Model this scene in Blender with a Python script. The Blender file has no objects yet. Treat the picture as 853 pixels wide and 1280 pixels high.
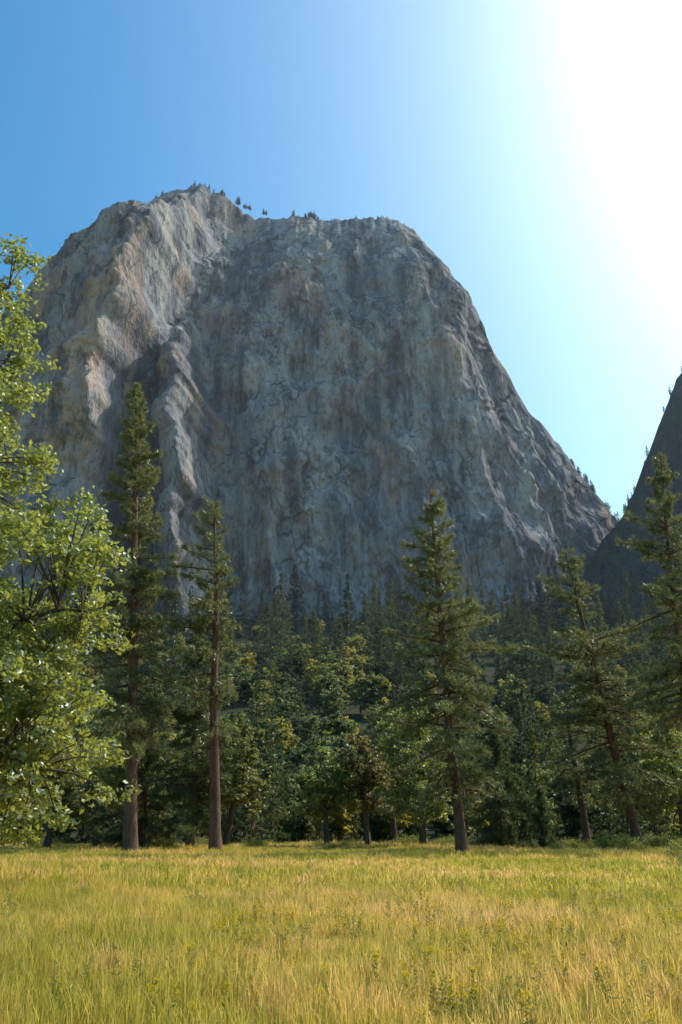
import bpy, math, numpy as np
from mathutils import Vector
SC=bpy.context.scene
SC.view_settings.view_transform='Standard'; SC.view_settings.look='None'; SC.view_settings.exposure=0
R=np.random.RandomState
SUN_AZ=math.radians(60); SUN_EL=math.radians(47)
# ------------------------------------------------------------ noise
def _h(ix,iy,s):
    n=(ix.astype(np.int64)*374761393+iy.astype(np.int64)*668265263+s*974634777)&0x7fffffff
    n=((n^(n>>13))*1274126177)&0x7fffffff
    return ((n^(n>>16))&0xffff)/65535.0
def vn(x,y,s=0):
    x=np.asarray(x,float);y=np.asarray(y,float)
    ix=np.floor(x);iy=np.floor(y);fx=x-ix;fy=y-iy
    fx=fx*fx*fx*(fx*(fx*6-15)+10);fy=fy*fy*fy*(fy*(fy*6-15)+10)
    a=_h(ix,iy,s);b=_h(ix+1,iy,s);c=_h(ix,iy+1,s);d=_h(ix+1,iy+1,s)
    return (a+(b-a)*fx)*(1-fy)+(c+(d-c)*fx)*fy
def fbm(x,y,o=4,s=0,ridge=False):
    t=0;a=1;w=0
    for i in range(o):
        n=vn(x*2**i+i*17.3,y*2**i+i*9.1,s+i)*2-1
        if ridge:n=1-2*abs(n)
        t=t+n*a;w+=a;a*=.5
    return t/w
def sst(a,b,x):
    t=np.clip((x-a)/(b-a),0,1);return t*t*(3-2*t)
def nrm(v):return v/(np.linalg.norm(v,axis=-1,keepdims=True)+1e-9)
# ------------------------------------------------------------ mesh builder
class MB:
    def __init__(s):s.v=[];s.l=[];s.t=[];s.m=[];s.n=0;s.sm=[]
    def add(s,v,f,m=0,smooth=False):
        v=np.asarray(v,float).reshape(-1,3);f=np.asarray(f,int)
        s.v.append(v);s.l.append((f+s.n).ravel());s.t.append(np.full(len(f),f.shape[1]));s.m.append(np.full(len(f),m))
        s.sm.append(np.full(len(f),smooth));s.n+=len(v)
    def mesh(s,name,mats):
        v=np.concatenate(s.v);l=np.concatenate(s.l);t=np.concatenate(s.t);m=np.concatenate(s.m)
        me=bpy.data.meshes.new(name)
        me.vertices.add(len(v));me.vertices.foreach_set('co',v.ravel().astype(np.float32))
        me.loops.add(len(l));me.loops.foreach_set('vertex_index',l.astype(np.int32))
        me.polygons.add(len(t));me.polygons.foreach_set('loop_start',np.concatenate([[0],np.cumsum(t)[:-1]]).astype(np.int32))
        for x in mats:me.materials.append(x)
        me.polygons.foreach_set('material_index',m.astype(np.int32))
        me.polygons.foreach_set('use_smooth',np.concatenate(s.sm))
        me.update(calc_edges=True);return me
    def obj(s,name,mats,loc=(0,0,0)):
        o=bpy.data.objects.new(name,s.mesh(name,mats));o.location=loc;SC.collection.objects.link(o);return o
    def tube(s,P,r,k=6,m=0):
        P=np.asarray(P,float);n=len(P);r=np.asarray(r,float)
        T=nrm(np.gradient(P,axis=0));ref=np.array([1,0,0.]) if abs(T[:,2]).mean()>.7 else np.array([0,0,1.])
        A=nrm(np.cross(T,ref));B=np.cross(T,A)
        a=np.arange(k)*2*math.pi/k
        V=P[:,None]+r[:,None,None]*(np.cos(a)[None,:,None]*A[:,None]+np.sin(a)[None,:,None]*B[:,None])
        i=np.arange(n-1)[:,None]*k;j=np.arange(k)[None];j2=(j+1)%k
        F=np.stack([i+j,i+j2,i+k+j2,i+k+j],-1).reshape(-1,4)
        s.add(V.reshape(-1,3),F,m,True)
    def blades(s,P,D,L,W,m=0):
        n=len(P);rs=R(n%9999);side=nrm(np.cross(D,rs.normal(size=(n,3))))
        L=np.broadcast_to(L,(n,))[:,None];W=np.broadcast_to(W,(n,))[:,None]
        V=np.stack([P-side*W/2,P+side*W/2,P+D*L],1).reshape(-1,3)
        s.add(V,np.arange(3*n).reshape(-1,3),m)
    def leaves(s,P,N,S,rs,m=0):
        n=len(P);u=nrm(np.cross(N,rs.normal(size=(n,3))));w=np.cross(N,u)
        S=np.broadcast_to(S,(n,))[:,None]
        V=np.stack([P-u*S*.6,P-w*S*.36+u*S*.05,P+u*S*.6+N*S*.12,P+w*S*.36+u*S*.05],1).reshape(-1,3)
        s.add(V,np.arange(4*n).reshape(-1,4),m)
# ------------------------------------------------------------ materials
def newmat(name):
    m=bpy.data.materials.new(name);m.use_nodes=True;nt=m.node_tree;nt.nodes.clear()
    out=nt.nodes.new('ShaderNodeOutputMaterial');return m,nt,out
class NT:
    def __init__(s,nt):s.nt=nt
    def n(s,t,**k):
        nd=s.nt.nodes.new(t)
        for a,b in k.items():setattr(nd,a,b)
        return nd
    def l(s,a,b):s.nt.links.new(a,b)
    def noise(s,vec,scale,detail=4,rough=.55,sc=None):
        if sc is not None:
            mp=s.n('ShaderNodeMapping');s.l(vec,mp.inputs[0]);mp.inputs['Scale'].default_value=sc;vec=mp.outputs[0]
        t=s.n('ShaderNodeTexNoise');s.l(vec,t.inputs['Vector']);t.inputs['Scale'].default_value=scale
        t.inputs['Detail'].default_value=detail;t.inputs['Roughness'].default_value=rough;return t.outputs['Fac']
    def ramp(s,f,st):
        r=s.n('ShaderNodeValToRGB');e=r.color_ramp.elements
        while len(e)<len(st):e.new(.5)
        for i,(p,c) in enumerate(st):
            e[i].position=p;e[i].color=tuple(c)[:3]+(1,) if hasattr(c,'__len__') else (c,c,c,1)
        s.l(f,r.inputs[0]);return r.outputs[0]
    def mix(s,f,a,b,mode='MIX'):
        m=s.n('ShaderNodeMix',data_type='RGBA',blend_type=mode)
        for x,i in ((f,0),(a,6),(b,7)):
            if isinstance(x,(int,float)):m.inputs[i].default_value=x
            elif isinstance(x,tuple):m.inputs[i].default_value=x+(1,)
            else:s.l(x,m.inputs[i])
        return m.outputs[2]
def leafmat(name,dark,light,trans,tf=.35,gloss=.06,objvar=0):
    m,nt,out=newmat(name);N=NT(nt)
    g=N.n('ShaderNodeNewGeometry');c=N.mix(g.outputs['Random Per Island'],dark,light)
    pn=N.noise(g.outputs['Position'],.35,1);c=N.mix(N.ramp(pn,[(.35,.0),(.7,.45)]),c,tuple(x*1.5 for x in light))
    tc=N.mix(g.outputs['Random Per Island'],tuple(x*.7 for x in trans),trans)
    if objvar:
        oi=N.n('ShaderNodeObjectInfo');f=N.ramp(oi.outputs['Random'],[(0,(.45,.6,.65)),(.6,(1,1,1)),(1,(1.9,1.5,.8))])
        c=N.mix(1.0,c,f,'MULTIPLY');tc=N.mix(1.0,tc,f,'MULTIPLY')
    d=N.n('ShaderNodeBsdfDiffuse');t=N.n('ShaderNodeBsdfTranslucent');N.l(c,d.inputs[0]);N.l(tc,t.inputs[0])
    a=N.n('ShaderNodeMixShader');a.inputs[0].default_value=tf;N.l(d.outputs[0],a.inputs[1]);N.l(t.outputs[0],a.inputs[2])
    gl=N.n('ShaderNodeBsdfGlossy');gl.inputs['Roughness'].default_value=.45;gl.inputs[0].default_value=(.9,.95,.9,1)
    b=N.n('ShaderNodeMixShader');b.inputs[0].default_value=gloss;N.l(a.outputs[0],b.inputs[1]);N.l(gl.outputs[0],b.inputs[2])
    N.l(b.outputs[0],out.inputs[0]);return m
def barkmat(name,a,b):
    m,nt,out=newmat(name);N=NT(nt);tc=N.n('ShaderNodeTexCoord')
    f=N.noise(tc.outputs['Object'],5,5,.7,(1,1,.22));c=N.mix(N.ramp(f,[(.35,0.),(.65,1.)]),a,b)
    p=N.n('ShaderNodeBsdfPrincipled');p.inputs['Roughness'].default_value=.9;N.l(c,p.inputs['Base Color'])
    bp=N.n('ShaderNodeBump');bp.inputs['Distance'].default_value=.08;bp.inputs['Strength'].default_value=.9;N.l(f,bp.inputs['Height']);N.l(bp.outputs[0],p.inputs['Normal'])
    N.l(p.outputs[0],out.inputs[0]);return m
def rockmat(name,k=1.0,green=0.,warm=0):
    m,nt,out=newmat(name);N=NT(nt);g=N.n('ShaderNodeNewGeometry');P=g.outputs['Position']
    big=N.noise(P,.007,4,.6);streak=N.noise(P,.05,4,.66,(1,.6,.09));blk=N.noise(P,.035,6,.72,(1,1,.5))
    fine=N.noise(P,.25,3,.78,(1,1,.6));str2=N.noise(P,.017,4,.62,(1,.5,.14))
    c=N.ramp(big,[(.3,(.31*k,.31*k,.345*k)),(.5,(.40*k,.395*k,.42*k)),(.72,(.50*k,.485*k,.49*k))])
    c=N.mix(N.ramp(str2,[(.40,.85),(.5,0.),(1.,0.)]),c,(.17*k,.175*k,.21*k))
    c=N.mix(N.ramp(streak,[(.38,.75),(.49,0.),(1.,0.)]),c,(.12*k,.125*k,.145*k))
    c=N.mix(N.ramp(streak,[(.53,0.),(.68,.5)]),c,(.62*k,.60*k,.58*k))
    tan=N.noise(P,.014,4,.65,(1,1,.4))
    sx=N.n('ShaderNodeSeparateXYZ');N.l(P,sx.inputs[0])
    mr=N.n('ShaderNodeMapRange');N.l(sx.outputs['X'],mr.inputs[0]);mr.inputs[1].default_value=-60;mr.inputs[2].default_value=-200;mr.inputs[3].default_value=-.02;mr.inputs[4].default_value=.06*warm
    ta=N.n('ShaderNodeMath',operation='ADD');N.l(tan,ta.inputs[0]);N.l(mr.outputs[0],ta.inputs[1])
    c=N.mix(N.ramp(ta.outputs[0],[(.52,0.),(.66,.6)]),c,(.66*k,.47*k,.34*k))
    c=N.mix(N.ramp(blk,[(.38,.8),(.47,0.)]),c,(.09,.095,.11))
    c=N.mix(N.ramp(fine,[(.34,.6),(.48,0.)]),c,(.10,.105,.12))
    wn=N.n('ShaderNodeTexNoise');N.l(P,wn.inputs['Vector']);wn.inputs['Scale'].default_value=.03;wn.inputs['Detail'].default_value=3
    ad=N.n('ShaderNodeVectorMath',operation='MULTIPLY_ADD');N.l(wn.outputs['Color'],ad.inputs[0]);ad.inputs[1].default_value=(60,60,60);N.l(P,ad.inputs[2])
    mp=N.n('ShaderNodeMapping');N.l(ad.outputs[0],mp.inputs[0]);mp.inputs['Scale'].default_value=(1,1,.3);mp.inputs['Rotation'].default_value=(0,.3,0)
    vo=N.n('ShaderNodeTexVoronoi',feature='DISTANCE_TO_EDGE');N.l(mp.outputs[0],vo.inputs['Vector']);vo.inputs['Scale'].default_value=.018
    crack=N.ramp(vo.outputs['Distance'],[(.0,1.),(.035,0.)])
    cm=N.n('ShaderNodeMath',operation='MULTIPLY');N.l(crack,cm.inputs[0]);N.l(N.ramp(big,[(.42,.9),(.56,.15)]),cm.inputs[1])
    c=N.mix(cm.outputs[0],c,(.07,.07,.08))
    sep=N.n('ShaderNodeSeparateXYZ');N.l(g.outputs['Normal'],sep.inputs[0])
    mu=N.n('ShaderNodeMath',operation='MULTIPLY');N.l(N.ramp(sep.outputs['Z'],[(.45-green*.4,0.),(.7-green*.4,1.)]),mu.inputs[0]);N.l(N.ramp(blk,[(.50-green*.1,0.),(.56,.9)]),mu.inputs[1])
    c=N.mix(mu.outputs[0],c,(.06,.075,.04))
    p=N.n('ShaderNodeBsdfDiffuse');p.inputs['Roughness'].default_value=.3;N.l(c,p.inputs['Color'])
    b1=N.n('ShaderNodeBump');b1.inputs['Distance'].default_value=13;b1.inputs['Strength'].default_value=.7;N.l(blk,b1.inputs['Height'])
    b2=N.n('ShaderNodeBump');b2.inputs['Distance'].default_value=2.5;b2.inputs['Strength'].default_value=.7;N.l(fine,b2.inputs['Height']);N.l(b1.outputs[0],b2.inputs['Normal'])
    b3=N.n('ShaderNodeBump');b3.inputs['Distance'].default_value=8;b3.inputs['Strength'].default_value=.55;N.l(streak,b3.inputs['Height']);N.l(b2.outputs[0],b3.inputs['Normal'])
    N.l(b3.outputs[0],p.inputs['Normal']);N.l(p.outputs[0],out.inputs[0]);return m
M_needle=leafmat('pine_needles',(.05,.062,.022),(.11,.125,.045),(.28,.29,.08),.40,.08)
M_needle_d=leafmat('fir_needles',(.035,.05,.024),(.08,.10,.04),(.17,.21,.06),.36,.05)
M_far=leafmat('far_needles',(.034,.05,.028),(.07,.09,.04),(.15,.19,.06),.36,.04,1)
M_farleaf=leafmat('far_leaves',(.08,.10,.03),(.13,.15,.05),(.40,.42,.11),.44,.05,1)
M_oak=leafmat('oak_leaves',(.07,.10,.028),(.12,.15,.04),(.50,.54,.09),.48,.09)
M_oak2=leafmat('oak_leaves_dark',(.06,.08,.025),(.12,.13,.04),(.34,.36,.08),.45,.06)
M_brown=leafmat('oak_leaves_bronze',(.09,.085,.03),(.14,.125,.05),(.36,.30,.09),.42,.05)
M_bark=barkmat('pine_bark',(.045,.028,.02),(.15,.085,.055));M_bark2=barkmat('oak_bark',(.035,.03,.025),(.11,.09,.07))
M_rock=rockmat('granite',.88,0,1);M_rock2=rockmat('granite_wall_painted_shade',.20,.7)  # second granite is a much darker copy, the wall's shade painted into its colour
def meadow_color(N,P):
    a=N.noise(P,.06,6,.65,(1,1.4,.0));b=N.noise(P,.5,4,.65,(1,1.3,0));
    c=N.ramp(a,[(.36,(.38,.40,.06)),(.45,(.58,.50,.09)),(.52,(.80,.60,.16)),(.62,(.92,.64,.28))])
    c=N.mix(N.ramp(b,[(.48,0.),(.58,.6)]),c,(.40,.39,.06))
    return N.mix(N.ramp(b,[(.34,.8),(.46,0.)]),c,(.86,.56,.24))
def grassmat():
    m,nt,out=newmat('meadow_grass');N=NT(nt);g=N.n('ShaderNodeNewGeometry')
    c=meadow_color(N,g.outputs['Position']);r=g.outputs['Random Per Island']
    c=N.mix(1.,c,N.ramp(r,[(0,(.38,.48,.42)),(.5,(.97,.95,.92)),(1,(1.08,1.03,1.35))]),'MULTIPLY')
    d=N.n('ShaderNodeBsdfDiffuse');t=N.n('ShaderNodeBsdfTranslucent');N.l(c,d.inputs[0]);N.l(c,t.inputs[0])
    a=N.n('ShaderNodeMixShader');a.inputs[0].default_value=.55;N.l(d.outputs[0],a.inputs[1]);N.l(t.outputs[0],a.inputs[2]);N.l(a.outputs[0],out.inputs[0]);return m
def groundmat():
    m,nt,out=newmat('ground');N=NT(nt);g=N.n('ShaderNodeNewGeometry');P=g.outputs['Position']
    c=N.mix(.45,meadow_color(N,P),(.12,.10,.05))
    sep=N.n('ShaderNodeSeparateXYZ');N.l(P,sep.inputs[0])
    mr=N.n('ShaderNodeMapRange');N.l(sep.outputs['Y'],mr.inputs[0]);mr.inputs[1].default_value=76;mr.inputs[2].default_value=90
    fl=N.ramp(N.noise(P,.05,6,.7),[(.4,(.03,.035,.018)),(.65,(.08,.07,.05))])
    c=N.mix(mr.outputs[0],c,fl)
    d=N.n('ShaderNodeBsdfDiffuse');N.l(c,d.inputs[0])
    b=N.n('ShaderNodeBump');b.inputs['Distance'].default_value=.15;N.l(N.noise(P,3,5,.7),b.inputs['Height']);N.l(b.outputs[0],d.inputs['Normal'])
    N.l(d.outputs[0],out.inputs[0]);return m
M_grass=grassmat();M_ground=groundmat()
M_weed=leafmat('weed_leaves',(.10,.13,.03),(.17,.19,.05),(.42,.42,.09),.4,.03)
def flat(name,c):
    m,nt,out=newmat(name);N=NT(nt);d=N.n('ShaderNodeBsdfDiffuse');t=N.n('ShaderNodeBsdfTranslucent')
    g=N.n('ShaderNodeNewGeometry');cc=N.mix(g.outputs['Random Per Island'],tuple(x*.6 for x in c),c)
    N.l(cc,d.inputs[0]);N.l(cc,t.inputs[0]);a=N.n('ShaderNodeMixShader');a.inputs[0].default_value=.4
    N.l(d.outputs[0],a.inputs[1]);N.l(t.outputs[0],a.inputs[2]);N.l(a.outputs[0],out.inputs[0]);return m
M_yel=flat('yellow_petals',(.88,.66,.03))
# ------------------------------------------------------------ terrain
def terr(x,y):
    x=np.asarray(x,float);y=np.asarray(y,float)
    t=np.clip((y-130)/500,0,1.5);z=150*t**1.3
    z=z+fbm(x/90,y/90,3,5)*14*np.clip((y-130)/120,0,1)
    return z+ (fbm(x/25,y/25,2,8)*.25)*sst(15,60,y)*1.0
xs=np.unique(np.concatenate([np.linspace(-4000,-700,20),np.linspace(-700,700,150),np.linspace(-60,60,61),np.linspace(700,4000,20)]))
ys=np.unique(np.concatenate([np.linspace(-2500,-40,12),np.linspace(-40,120,65),np.linspace(120,780,90),np.linspace(780,5000,20)]))
X,Y=np.meshgrid(xs,ys,indexing='ij');Z=terr(X,Y)
def grid(nx,ny):
    i=np.arange(nx-1)[:,None]*ny;j=np.arange(ny-1)[None]
    return np.stack([i+j,i+ny+j,i+ny+j+1,i+j+1],-1).reshape(-1,4)
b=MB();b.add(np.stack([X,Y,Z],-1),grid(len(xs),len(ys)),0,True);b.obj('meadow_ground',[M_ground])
# ------------------------------------------------------------ granite mountain
OX=[-900,-700,-520,-480,-455,-442,-394,-345,-310,-274,-235,-200,-175,-146,-88,-19,61,106,138,177,205,240,275,305,333,355,433,520,700]
OH=[150,200,330,490,620,665,708,776,810,838,862,870,860,836,818,811,813,785,742,655,580,500,447,397,350,299,202,140,90]
def mountain():
    nx,ns=760,520
    x=np.unique(np.concatenate([np.linspace(-900,-500,30),np.linspace(-500,450,nx),np.linspace(450,700,20)]))
    Hs=np.interp(x,OX,OH);Hs=Hs+fbm(x/26,x*0+3,4,11)*9
    H=Hs+fbm(x/7,x*0,2,12)*3
    h=np.linspace(0,1,ns);Xg,Hg=np.meshgrid(x,h,indexing='ij');HH=H[:,None]
    Zg=Hg*HH
    Yb=690+175*np.clip((Xg-70)/270,0,1.6)**1.55+.35*np.clip(-290-Xg,0,None)
    Yc=np.maximum(900+0*Xg,Yb+25)
    g=.42*Hg+.58*Hg**4.2
    Yg=Yb+(Yc-Yb)*g
    wob=fbm(Zg/80,Xg*0+1,4,21)*20
    xr=-212-.04*(500-Zg)+wob;d=Xg-xr
    prof=np.where(d<0,np.exp(-(d/170)**2),1-sst(0,34,d))
    amp=122*(1-sst(.68,.96,Hg))
    Yg-=prof*amp
    xr2=-156+(400-Zg)*.13+fbm(Zg/40,Xg*0+2,4,22)*16;d=Xg-xr2
    Yg-=np.where(d<0,np.exp(-(d/34)**2),1-sst(0,24,d))*112*(1-sst(330,600,Zg))
    Yg+=35*np.exp(-((Xg+150)/50)**2)*sst(600,760,Zg)*(1-sst(780,868,Zg))
    for (x0,k,z0,z1,a,w) in [(60,-.35,300,640,8,12),(-60,.12,150,700,11,12),(0,.45,350,760,10,12),(-20,.3,200,560,10,10),(110,.25,420,740,10,10)]:
        dd=Xg-(x0+k*(Zg-400)+fbm(Zg/60,Xg*0+x0,4,23)*18)
        Yg-=a*(1-sst(0,w,dd))*sst(-110,0,dd)*sst(z0,z0+80,Zg)*(1-sst(z1-80,z1,Zg))
    for (x0,k,z0,z1,a,w) in [(215,-.38,150,560,19,14),(262,-.42,120,430,17,12),(185,-.30,120,330,17,14)]:
        dd=Xg-(x0+k*(Zg-300)+fbm(Zg/45,Xg*0+x0,4,24)*16)
        Yg-=a*(1-sst(0,w,dd))*sst(-70,0,dd)*sst(z0,z0+60,Zg)*(1-sst(z1-80,z1,Zg))
    tap=1-.85*sst(.88,.99,Hg)
    dsp=18*fbm(Xg/150+Zg/500,Zg/210,3,31)+10*fbm(Xg/40+Zg/200,Zg/240,4,32,True)
    dsp+=13*fbm((Xg+Zg*.6)/75,(Zg-Xg*.6)/48,5,33)
    q=fbm(Xg/50,Zg/85,4,35);dsp+=6.5*np.round(q*5)/2.5
    dsp+=2.6*fbm(Xg/7,Zg/13,4,36)
    dsp+=13*fbm(Xg/40,Zg/45,4,37)*sst(120,220,Xg)+12*fbm(Xg/30,Zg/40,5,38)*sst(-180,-240,Xg)
    Yg-=dsp*tap
    Xo=Xg+3*fbm(Xg/30,Zg/60,3,41)*tap
    V=np.stack([Xo,Yg,Zg],-1)
    back=[]
    for k,(dy,f) in enumerate([(30,.985),(80,.95),(200,.88),(450,.7),(900,.4),(1400,0)]):
        back.append(np.stack([x,Yc[:,0]+dy+0*x,H*f],-1)[:,None])
    V=np.concatenate([V]+back,1)
    b=MB();b.add(V.reshape(-1,3),grid(V.shape[0],V.shape[1]),0,True);b.obj('granite_mountain',[M_rock])
    return x,H
mx,mH=mountain()
def wall():
    ox=[120,180,220,257,290,312,350,377,456,600,900,1500];oh=[60,120,195,262,300,340,420,472,560,640,680,600]
    x=np.linspace(120,1500,620);H=np.interp(x,ox,oh)+fbm(x/25,x*0+9,4,61)*9
    h=np.linspace(0,1,260);Xg,Hg=np.meshgrid(x,h,indexing='ij');Zg=Hg*H[:,None]
    Yb=640-.12*(Xg-250);Yg=Yb+(775-Yb)*(.5*Hg+.5*Hg**3)
    dsp=22*fbm(Xg/90,Zg/140,4,71)+13*fbm(Xg/24+Zg/90,Zg/120,4,72,True)+5*fbm(Xg/10,Zg/14,3,73)
    Yg-=dsp*(1-.7*sst(.93,1,Hg))
    V=np.concatenate([np.stack([Xg,Yg,Zg],-1)]+[np.stack([x,775+dy+0*x,H*f],-1)[:,None] for dy,f in((40,.95),(90,.7),(130,0))],1)
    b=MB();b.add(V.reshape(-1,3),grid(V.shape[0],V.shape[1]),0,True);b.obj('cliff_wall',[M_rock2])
    return x,H
wx,wH=wall()
# ------------------------------------------------------------ trees
def pine(name,x,y,h,lean,r0,crown0,rmax,nb,seed,mat=M_needle,pw=.85,fill=9,blade=(.42,.06),K=12,stubs=10,bias=None,droop=.22,low=.7,link=True,flare=1.25,k=9):
    rs=R(seed);b=MB();t=np.linspace(0,1,15)
    wob=np.stack([fbm(t*3,t*0,2,seed),fbm(t*3,t*0+5,2,seed+1)],-1)*.25*(t*(1-t)*4)[:,None]
    path=np.stack([lean[0]*t+wob[:,0],lean[1]*t+wob[:,1],h*t-.15],-1)
    rad=r0*(1-t)**.75+.03;rad[0]*=flare
    b.tube(path,rad,k,1)
    at=lambda q:np.stack([np.interp(q,t,path[:,i]) for i in range(3)],-1)
    TP=[];TD=[]
    q=np.sort(1-(1-crown0)*rs.rand(nb)**.92)
    for i,tb in enumerate(q):
        tt=(tb-crown0)/(1-crown0);az=i*2.4+rs.normal()*.5
        env=min(1,(1-tt)*1.45+.05)**pw*(low+(1-low)*min(1,tt*3))
        clump=.35+1.15*float(vn(tb*9+seed,az*.9,seed))
        L=rmax*env*clump*(.75+.4*rs.rand())
        if bias is not None:L*=1+bias[1]*math.cos(az-bias[0])
        L=max(L,.35)
        pit=-.15+.75*tt**1.3+rs.normal()*.18
        s=np.linspace(0,1,6);hx=math.cos(pit)*L*s;hz=math.sin(pit)*L*s-droop*L*s**2*(1-tt*.6)+.12*L*s**3.5
        bend=rs.normal()*.12*L*s**2
        P=at(tb)[None]+np.stack([math.cos(az)*hx-math.sin(az)*bend,math.sin(az)*hx+math.cos(az)*bend,hz],-1)
        b.tube(P,(.022+.018*L)*(1-s*.85)+.004,4,1)
        n=max(3,int(L*fill));ss=.18+.82*rs.rand(n)**.8
        c=np.stack([np.interp(ss,s,P[:,j]) for j in range(3)],-1)
        lat=rs.uniform(-1,1,n)*(.30*L*(1.08-ss)+.10)
        c[:,0]+=-math.sin(az)*lat;c[:,1]+=math.cos(az)*lat;c[:,2]+=rs.normal(size=n)*.15-abs(lat)*.12+.04
        d=np.stack([math.cos(az)-math.sin(az)*lat*.8,math.sin(az)+math.cos(az)*lat*.8,.35+0*lat],-1)
        TP.append(c);TD.append(nrm(d))
    TP=np.concatenate(TP);TD=np.concatenate(TD)
    P=np.repeat(TP,K,0);D=nrm(np.repeat(TD,K,0)*.7+rs.normal(size=(len(P),3))*.75)
    b.blades(P+rs.normal(size=P.shape)*.05,D,blade[0]*rs.uniform(.6,1.15,len(P)),blade[1],0)
    for i in range(stubs):
        tb=rs.uniform(.2,max(crown0,.25)+.25);az=rs.rand()*6.28;L=rs.uniform(.5,1.8);s=np.linspace(0,1,4)
        P=at(tb)[None]+np.stack([math.cos(az)*L*s,math.sin(az)*L*s,-.25*L*s**2+rs.normal()*.05*s],-1)
        b.tube(P,.03*(1-s*.8)+.005,4,1)
    if link:return b.obj(name,[mat,M_bark],(x,y,float(terr(x,y))))
    return b.mesh(name,[mat,M_bark])
def oak(name,x,y,h,r0,ells,nclump,nleaf,leaf,crad,seed,mat,lean=(0,0),nl=9,link=True,k=8,z0=.25):
    rs=R(seed);b=MB();t=np.linspace(0,1,12)
    path=np.stack([lean[0]*t+fbm(t*2.5,t*0,2,seed)*.05*h*t,lean[1]*t+fbm(t*2.5,t*0+3,2,seed+3)*.05*h*t,h*.88*t-.1],-1)
    b.tube(path,r0*(1-t)**.8+.03,k,1)
    ells=np.array(ells,float);vol=ells[:,3]*ells[:,4]*ells[:,5];ei=rs.choice(len(ells),nclump,p=vol/vol.sum())
    u=nrm(rs.normal(size=(nclump,3)));rr=(.35+.65*rs.rand(nclump)**.6)[:,None]
    C=ells[ei,:3]+u*rr*ells[ei,3:];C[:,2]=np.maximum(C[:,2],.7+.5*rs.rand(nclump))
    LP=[path[3:]]
    sel=rs.choice(nclump,nl,replace=False)
    for i in sel:
        T=C[i];s=np.linspace(0,1,9);zb=min(.8*h,max(z0*h,T[2]-.6*np.hypot(T[0],T[1])*rs.uniform(.5,1)))
        B=np.array([np.interp(zb,path[:,2],path[:,j]) for j in range(3)])
        P=B+(T-B)*s[:,None];P[:,2]+=np.sin(s*3.14)*.08*np.linalg.norm(T-B)
        P+=np.stack([fbm(s*4,s*0+i,2,i),fbm(s*4,s*0+i+9,2,i+1),fbm(s*4,s*0+i+4,2,i+2)],-1)*.10*np.linalg.norm(T-B)*np.sin(s*3.14)[:,None]
        rd=r0*.42*(1-s*.85)+.01;b.tube(P,rd,6,1);LP.append(P)
    LP=np.concatenate(LP)
    for c in C:
        i=np.argmin(((LP-c)**2).sum(1)+ (LP[:,2]>c[2])*1.5);B=LP[i];s=np.linspace(0,1,5)
        P=B+(c-B)*s[:,None];P[:,2]+=np.sin(s*3.14)*.1*np.linalg.norm(c-B)
        b.tube(P,(.012+.012*np.linalg.norm(c-B))*(1-s*.8)+.004,4,1)
    ns=7;cr=crad*rs.uniform(.55,1.25,nclump)
    S=np.repeat(C,ns,0)+rs.normal(size=(nclump*ns,3))*np.repeat(cr,ns)[:,None]*np.array([.6,.6,.36])
    n=nleaf//len(S);P=np.repeat(S,n,0);P=P+rs.normal(size=P.shape)*crad*np.array([.26,.26,.16])
    N=nrm(rs.normal(size=P.shape)*.8+np.array([0,0,.7]))
    b.leaves(P,N,leaf*rs.uniform(.6,1.2,len(P)),rs,0)
    if link:return b.obj(name,[mat,M_bark2],(x,y,float(terr(x,y))))
    return b.mesh(name,[mat,M_bark2])
pine('pine_tree',-15.1,62,38.6,(-3.3,.5),.48,.20,3.9,190,1,M_needle,pw=.72,fill=12,low=.9,K=12,stubs=14)
pine('pine_tree',-9.3,64,28.5,(-1.7,.3),.42,.30,2.9,90,2,M_needle,pw=.5,fill=9,stubs=26,bias=(3.3,.35),droop=.3)
pine('pine_tree',8.7,62,28.8,(-1.1,.4),.40,.14,4.6,140,3,M_needle,pw=.85,fill=11,droop=.3,low=.8,stubs=16)
pine('pine_tree',26.0,75,27.6,(-3.7,.2),.44,.16,5.8,130,4,M_needle,pw=.7,fill=10,droop=.32,low=.75,stubs=14)
pine('pine_tree',28.6,69,35.0,(2.0,0),.42,.30,5.0,140,5,M_needle,pw=.8,fill=10,droop=.3,low=.9)
pine('pine_tree',25.2,88,16,(-.8,0),.4,.3,2.8,60,6,M_needle,pw=.7,fill=9)
pine('fir_tree',-12.6,72,20,(-.4,0),.35,.08,3.4,150,7,M_needle_d,pw=.8,fill=11,low=1,droop=.35,stubs=0)
pine('fir_tree',-17.6,76,16,(0,0),.35,.06,3.2,130,8,M_needle_d,pw=.9,fill=11,low=1,droop=.35,stubs=0)
pine('fir_tree',14.9,80,11.6,(0,0),.22,.05,2.3,110,9,M_needle_d,pw=1,fill=12,low=1,droop=.25,stubs=0)
pine('fir_tree',17.6,92,14.5,(0,0),.22,.05,2.2,110,10,M_needle_d,pw=1,fill=12,low=1,droop=.25,stubs=0)
pine('fir_tree',18.2,78,5.2,(.3,0),.12,.06,1.2,60,12,M_needle_d,pw=1,fill=14,low=1,droop=.2,stubs=0)
oak('oak_tree',-14.2,26,24.6,.42,[(0,0,6,6.2,6,4.2),(2.6,-.5,9,4.8,4,3.6),(0,0,13.5,3.8,3.8,3.6),(.0,0,18.0,2.7,3,3.8),(.4,0,22.4,1.3,1.4,1.8),(2.6,0,3.4,4.6,4,2.6)],600,84000,.19,.62,21,M_oak,nl=16,k=12)
oak('oak_tree',-1.25,80,9.4,.28,[(0,0,6,2.9,2.8,2.9),(-1,0,4,2,2,1.6),(1.3,0,4.4,1.8,2,1.7)],110,15000,.24,.5,22,M_oak,nl=7,lean=(-.6,0),z0=.15)
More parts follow.
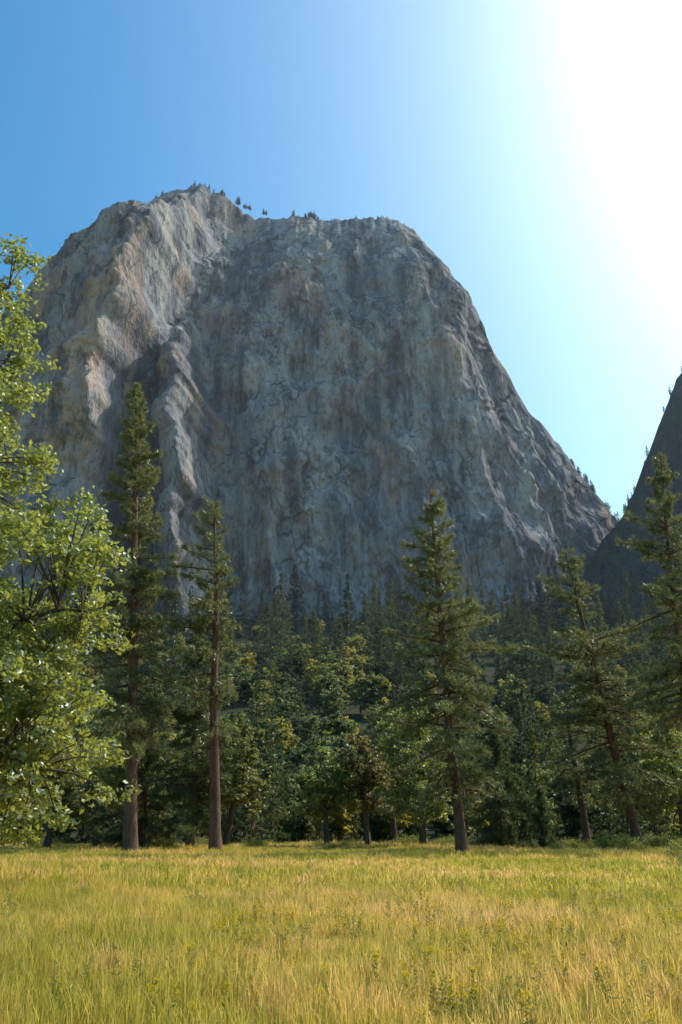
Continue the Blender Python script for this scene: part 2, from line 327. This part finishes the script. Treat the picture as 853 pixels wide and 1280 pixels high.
oak('oak_tree',2.6,80.5,10.6,.3,[(-.6,0,7.2,2.8,2.6,2.9),(.6,0,4.8,2.2,2,2)],100,12000,.24,.5,23,M_brown,nl=8,lean=(-1.2,0),z0=.15)
oak('oak_tree',7.2,76,13.4,.3,[(-.6,0,8,3.5,3.2,4.6),(-.3,0,4.6,3.9,3.4,2.7),(0,0,11.3,2,2,1.8)],170,22000,.24,.55,24,M_oak,nl=9)
oak('oak_tree',-10.2,76,12.4,.3,[(.6,0,7.8,2.6,3,4),(1.3,0,5,2.4,3,2.4)],110,14000,.24,.55,25,M_oak2,nl=8,lean=(1.5,0))
oak('oak_tree',31.5,79,14.5,.3,[(0,0,8.5,3.6,3,4.5),(0,0,4.5,3.8,3,3)],150,18000,.24,.55,26,M_oak,nl=8)
oak('oak_tree',-24.5,72,15,.3,[(0,0,8.5,4,3,5),(0,0,4.5,4.2,3,3)],150,18000,.24,.55,27,M_oak2,nl=8)
oak('oak_tree',5.6,90,10,.3,[(0,0,5.8,3.2,3,3)],100,10000,.26,.55,28,M_brown,nl=8)
oak('oak_tree',-20.5,82,12,.3,[(0,0,6.8,3.5,3,4)],120,12000,.26,.55,29,M_oak,nl=8)
var=[pine('conifer',0,0,30,(0,0),.35,.06,rm,nb,100+i,M_far,pw=p,fill=2.4,blade=(1.15,.32),K=6,stubs=0,low=.9,droop=.4,link=False,k=5) for i,(rm,nb,p) in enumerate([(4.8,85,1.),(4.2,90,.85),(5.6,75,.9),(3.8,85,1.0),(5.0,55,.75)])]
varo=[oak('broadleaf',0,0,14,.3,[(0,0,8.5,4.2,4.2,4.4),(1.5*(-1)**i,1,5.0,3.8,3.6,3.2)],64,4400,.68,.95,120+i,M_farleaf,nl=5,link=False,k=5) for i in range(3)]
def massobj(name):
    c=bpy.data.collections.new(name);e=bpy.data.objects.new(name,None);e.instance_type='COLLECTION';e.instance_collection=c;SC.collection.objects.link(e);return c
fc=massobj('distant_forest');rs=R(5)
def put(c,me,x,y,z,s,rz=None,sx=None,tilt=0):
    o=bpy.data.objects.new(me.name,me);o.location=(x,y,z);sx=s if sx is None else sx;o.scale=(sx,sx,s)
    o.rotation_euler=(rs.normal()*tilt,rs.normal()*tilt,rs.rand()*6.28 if rz is None else rz);c.objects.link(o)
def scatter(n,y0,y1,s0,s1,po,so,wid=.62,powr=1.):
    for i in range(n):
        y=y0+(y1-y0)*rs.rand()**powr;x=rs.uniform(-1,1)*(wid*y+25)
        if vn(x/40,y/40,77)<.22 and y>240:continue
        p2=po*(1.8 if -130<x<.05*y else .5) if y>150 else po
        if rs.rand()<p2:put(fc,varo[rs.randint(3)],x,y,float(terr(x,y))-.3,so*rs.uniform(.7,1.2))
        else:
            s=rs.uniform(s0,s1)*(1.0+.4*(rs.rand()<.15));put(fc,var[rs.randint(5)],x,y,float(terr(x,y))-.4,s,sx=s*rs.uniform(.75,1.1))
scatter(120,90,116,.25,.5,.35,.65)
scatter(80,96,118,.22,.3,.9,.38)
scatter(120,116,160,.3,.62,.4,.8)
scatter(340,160,300,.4,.8,.5,1.0)
scatter(580,300,500,.5,1.15,.4,1.15)
scatter(500,480,690,.65,1.45,.1,1.1)
cc=massobj('ridge_trees')
def crest(x0,x1,n,xa,Ha,yy,s0,s1,off=(-2,4)):
    for i in range(n):
        x=rs.uniform(x0,x1)
        if vn(x/9,3.3,88)<.3:continue
        dy=rs.uniform(*off);s=s0+(s1-s0)*rs.rand()**2;put(cc,var[rs.randint(5)],x,yy+dy,float(np.interp(x,xa,Ha))-1.5+min(dy,0),s,sx=s*1.25)
crest(-150,-20,85,mx,mH,900,.2,.5);crest(-445,-160,110,mx,mH,900,.15,.42);crest(-20,130,45,mx,mH,900,.14,.32);crest(285,345,30,mx,mH,902,.3,.6)
crest(240,400,40,wx,wH,775,.2,.45)
# ------------------------------------------------------------ meadow grass
def patch(seed,n,size,h0,h1,w,mat=None):
    rs=R(seed);b=MB();n_t=n//9
    c=rs.uniform(-size/2,size/2,(n_t,2));P=np.repeat(c,9,0);n=len(P);P=P+rs.normal(size=P.shape)*.07
    cl=.4+1.1*vn(P[:,0]/.45+seed,P[:,1]/.45,seed)
    H=rs.uniform(h0,h1,n)*np.repeat(rs.uniform(.6,1.2,n_t),9)*cl;a=rs.rand(n)*6.28;ln=rs.uniform(.05,.9,n)*H
    a2=a+1.57+rs.normal(size=n)*.5;d=np.stack([np.cos(a),np.sin(a)],-1);s=np.stack([np.cos(a2),np.sin(a2)],-1)*(w*rs.uniform(.6,1.4,n)/2)[:,None]
    z0=np.zeros(n)-.03;B=P;M=P+d*(ln*.35)[:,None];T=P+d*ln[:,None]
    V=np.stack([np.c_[B-s,z0],np.c_[B+s,z0],np.c_[M-s*.8,H*.6],np.c_[M+s*.8,H*.6],np.c_[T,H]],1)
    i=np.arange(n)[:,None]*5
    b.add(V.reshape(-1,3),i+np.array([[0,1,3,2]]),0);b.n-=5*n
    b.v.append(np.zeros((0,3)));b.l.append((i+np.array([[2,3,4]])).ravel());b.t.append(np.full(n,3));b.m.append(np.zeros(n,int));b.sm.append(np.full(n,False));b.n+=5*n
    return b.mesh('grass_patch',[M_grass])
near=[patch(200+i,3400,2.4,.09,.31,.010) for i in range(5)]
farp=[patch(210+i,2100,4.4,.13,.34,.027) for i in range(4)]
gc=massobj('meadow_grass')
hs_=lambda x,y:.5+1.0*float(vn(x/3.7+4,y/4.7,55))
y=4.
while y<26:
    w=.50*y+5;x=-w
    while x<w:
        put(gc,near[rs.randint(5)],x+rs.normal()*.15,y+rs.normal()*.15,float(terr(x,y)),hs_(x,y)*rs.uniform(.85,1.15),sx=1);x+=2.0
    y+=2.0
while y<94:
    w=.52*y+9;x=-w
    while x<w:
        put(gc,farp[rs.randint(4)],x+rs.normal()*.3,y+rs.normal()*.3,float(terr(x,y)),hs_(x/1.5,y/1.5)*rs.uniform(.85,1.15),sx=1);x+=3.9
    y+=3.9
def weed(seed,h,flower):
    rs=R(seed);b=MB()
    for k in range(rs.randint(3,6)):
        a=rs.rand()*6.28;s=np.linspace(0,1,6);hh=h*rs.uniform(.7,1.1);o=rs.normal(size=2)*.14;ln=rs.uniform(.05,.3)*hh
        P=np.stack([o[0]+math.cos(a)*ln*s**1.5,o[1]+math.sin(a)*ln*s**1.5,hh*s],-1);b.tube(P,.004*(1-s*.6),4,0)
        n=26;q=.15+.8*rs.rand(n);c=np.stack([np.interp(q,s,P[:,j]) for j in range(3)],-1);aa=rs.rand(n)*6.28
        D=nrm(np.stack([np.cos(aa),np.sin(aa),.5+0*aa],-1));L=.10*h*(1.3-q)*2.0
        V0=c;N=nrm(np.cross(D,rs.normal(size=D.shape)));V=np.stack([V0,V0+D*L[:,None]*.5+N*.009,V0+D*L[:,None],V0+D*L[:,None]*.5-N*.009],1)
        b.add(V.reshape(-1,3),np.arange(4*n).reshape(-1,4),0)
        if flower:
            n=24;q=.82+.2*rs.rand(n);c=np.stack([np.interp(q,s,P[:,j]) for j in range(3)],-1)+rs.normal(size=(n,3))*.015
            b.leaves(c,nrm(rs.normal(size=(n,3))),.024,rs,1)
    return b.mesh('meadow_weed',[M_weed,M_yel])
wv=[weed(300+i,.6,False) for i in range(3)];wf=[weed(310+i,.46,True) for i in range(4)]
wc=massobj('meadow_wildflowers')
for i in range(480):
    y=rs.uniform(7.5,24);x=rs.uniform(-1,1)*(.5*y+2)
    if x>-2 and float(vn(x/3.+9,y/4.,91))>.4:put(wc,wf[rs.randint(4)],x,y,0,rs.uniform(.6,.95),tilt=.08)
for (x,y,s) in [(-1.95,9.4,1.0),(-2.6,8.9,.8),(3.1,9.7,.9),(2.6,9.2,.75),(3.6,9.3,.8),(1.9,8.9,.8),(-6.4,17,1),(4.6,12,.8)]:
    put(wc,wv[rs.randint(3)],x,y,0,s,tilt=.05)
for i in range(230):
    y=rs.uniform(8,45);x=rs.uniform(-1,1)*(.5*y+2)
    put(wc,wv[rs.randint(3)],x,y,0,rs.uniform(.45,.85),tilt=.08)
def shrub(seed):
    rs=R(seed);b=MB();n=34
    C=rs.normal(size=(n,3))*np.array([.9,.7,.3])+np.array([0,0,.7])
    for c in C:b.tube(np.stack([c*np.array([.2,.2,0]),c*.6,c]),[.015,.01,.004],4,1)
    P=np.repeat(C,70,0);P=P+rs.normal(size=P.shape)*.24;P[:,2]=abs(P[:,2])
    b.leaves(P,nrm(rs.normal(size=P.shape)+np.array([0,0,.5])),.12*rs.uniform(.6,1.3,len(P)),rs,0);return b.mesh('shrub',[M_weed,M_bark2])
sv=[shrub(330+i) for i in range(3)];shc=massobj('meadow_shrubs')
for i in range(150):
    y=rs.uniform(42,84);x=rs.uniform(-1,1)*(.5*y+6)
    if (x>15 and rs.rand()<.6) or y>74:put(shc,sv[rs.randint(3)],x,y,float(terr(x,y)),rs.uniform(.4,1.0 if x>15 else .8))
# ------------------------------------------------------------ valley haze (thin real volume over the forest and cliffs)
m,nt,out=newmat('valley_haze');v=nt.nodes.new('ShaderNodeVolumeScatter');v.inputs['Color'].default_value=(.58,.74,1,1);v.inputs['Density'].default_value=.00006;v.inputs['Anisotropy'].default_value=.35
nt.links.new(v.outputs[0],out.inputs['Volume'])
b=MB();c=np.array([[x,y,z] for x in(-1600,1600) for y in(110,1000) for z in(-30,960)],float)
b.add(c,[[0,1,3,2],[4,6,7,5],[0,4,5,1],[2,3,7,6],[0,2,6,4],[1,5,7,3]],0);b.obj('valley_haze',[m])
# ------------------------------------------------------------ light, sky, camera
sd=Vector((math.sin(SUN_AZ)*math.cos(SUN_EL),math.cos(SUN_AZ)*math.cos(SUN_EL),math.sin(SUN_EL)))
L=bpy.data.lights.new('sun','SUN');L.energy=5;L.angle=math.radians(.5);L.color=(1,.94,.84)
lo=bpy.data.objects.new('sun',L);lo.rotation_euler=sd.to_track_quat('Z','Y').to_euler();lo.location=(200,200,400);SC.collection.objects.link(lo)
W=bpy.data.worlds.new('World');SC.world=W;W.use_nodes=True;nt=W.node_tree;bg=nt.nodes['Background'];sk=nt.nodes.new('ShaderNodeTexSky')
sk.sky_type='NISHITA';sk.sun_disc=False;sk.sun_elevation=SUN_EL;sk.sun_rotation=SUN_AZ;sk.air_density=1.4;sk.dust_density=3.3;sk.ozone_density=2
hs=nt.nodes.new('ShaderNodeHueSaturation');hs.inputs['Saturation'].default_value=1.6
mm=nt.nodes.new('ShaderNodeMix');mm.data_type='RGBA';mm.blend_type='MULTIPLY';mm.inputs[0].default_value=1;mm.inputs[7].default_value=(1.08,1.36,1.27,1)
nt.links.new(sk.outputs[0],hs.inputs['Color']);nt.links.new(hs.outputs[0],mm.inputs[6]);nt.links.new(mm.outputs[2],bg.inputs[0]);bg.inputs[1].default_value=.15
cam=bpy.data.cameras.new('camera');cam.sensor_fit='VERTICAL';cam.sensor_height=36;cam.lens=28;cam.clip_end=12000;cam.clip_start=.1
co=bpy.data.objects.new('camera',cam);co.location=(0,0,1.7);co.rotation_euler=(math.radians(90+21.7),0,0);SC.collection.objects.link(co);SC.camera=co
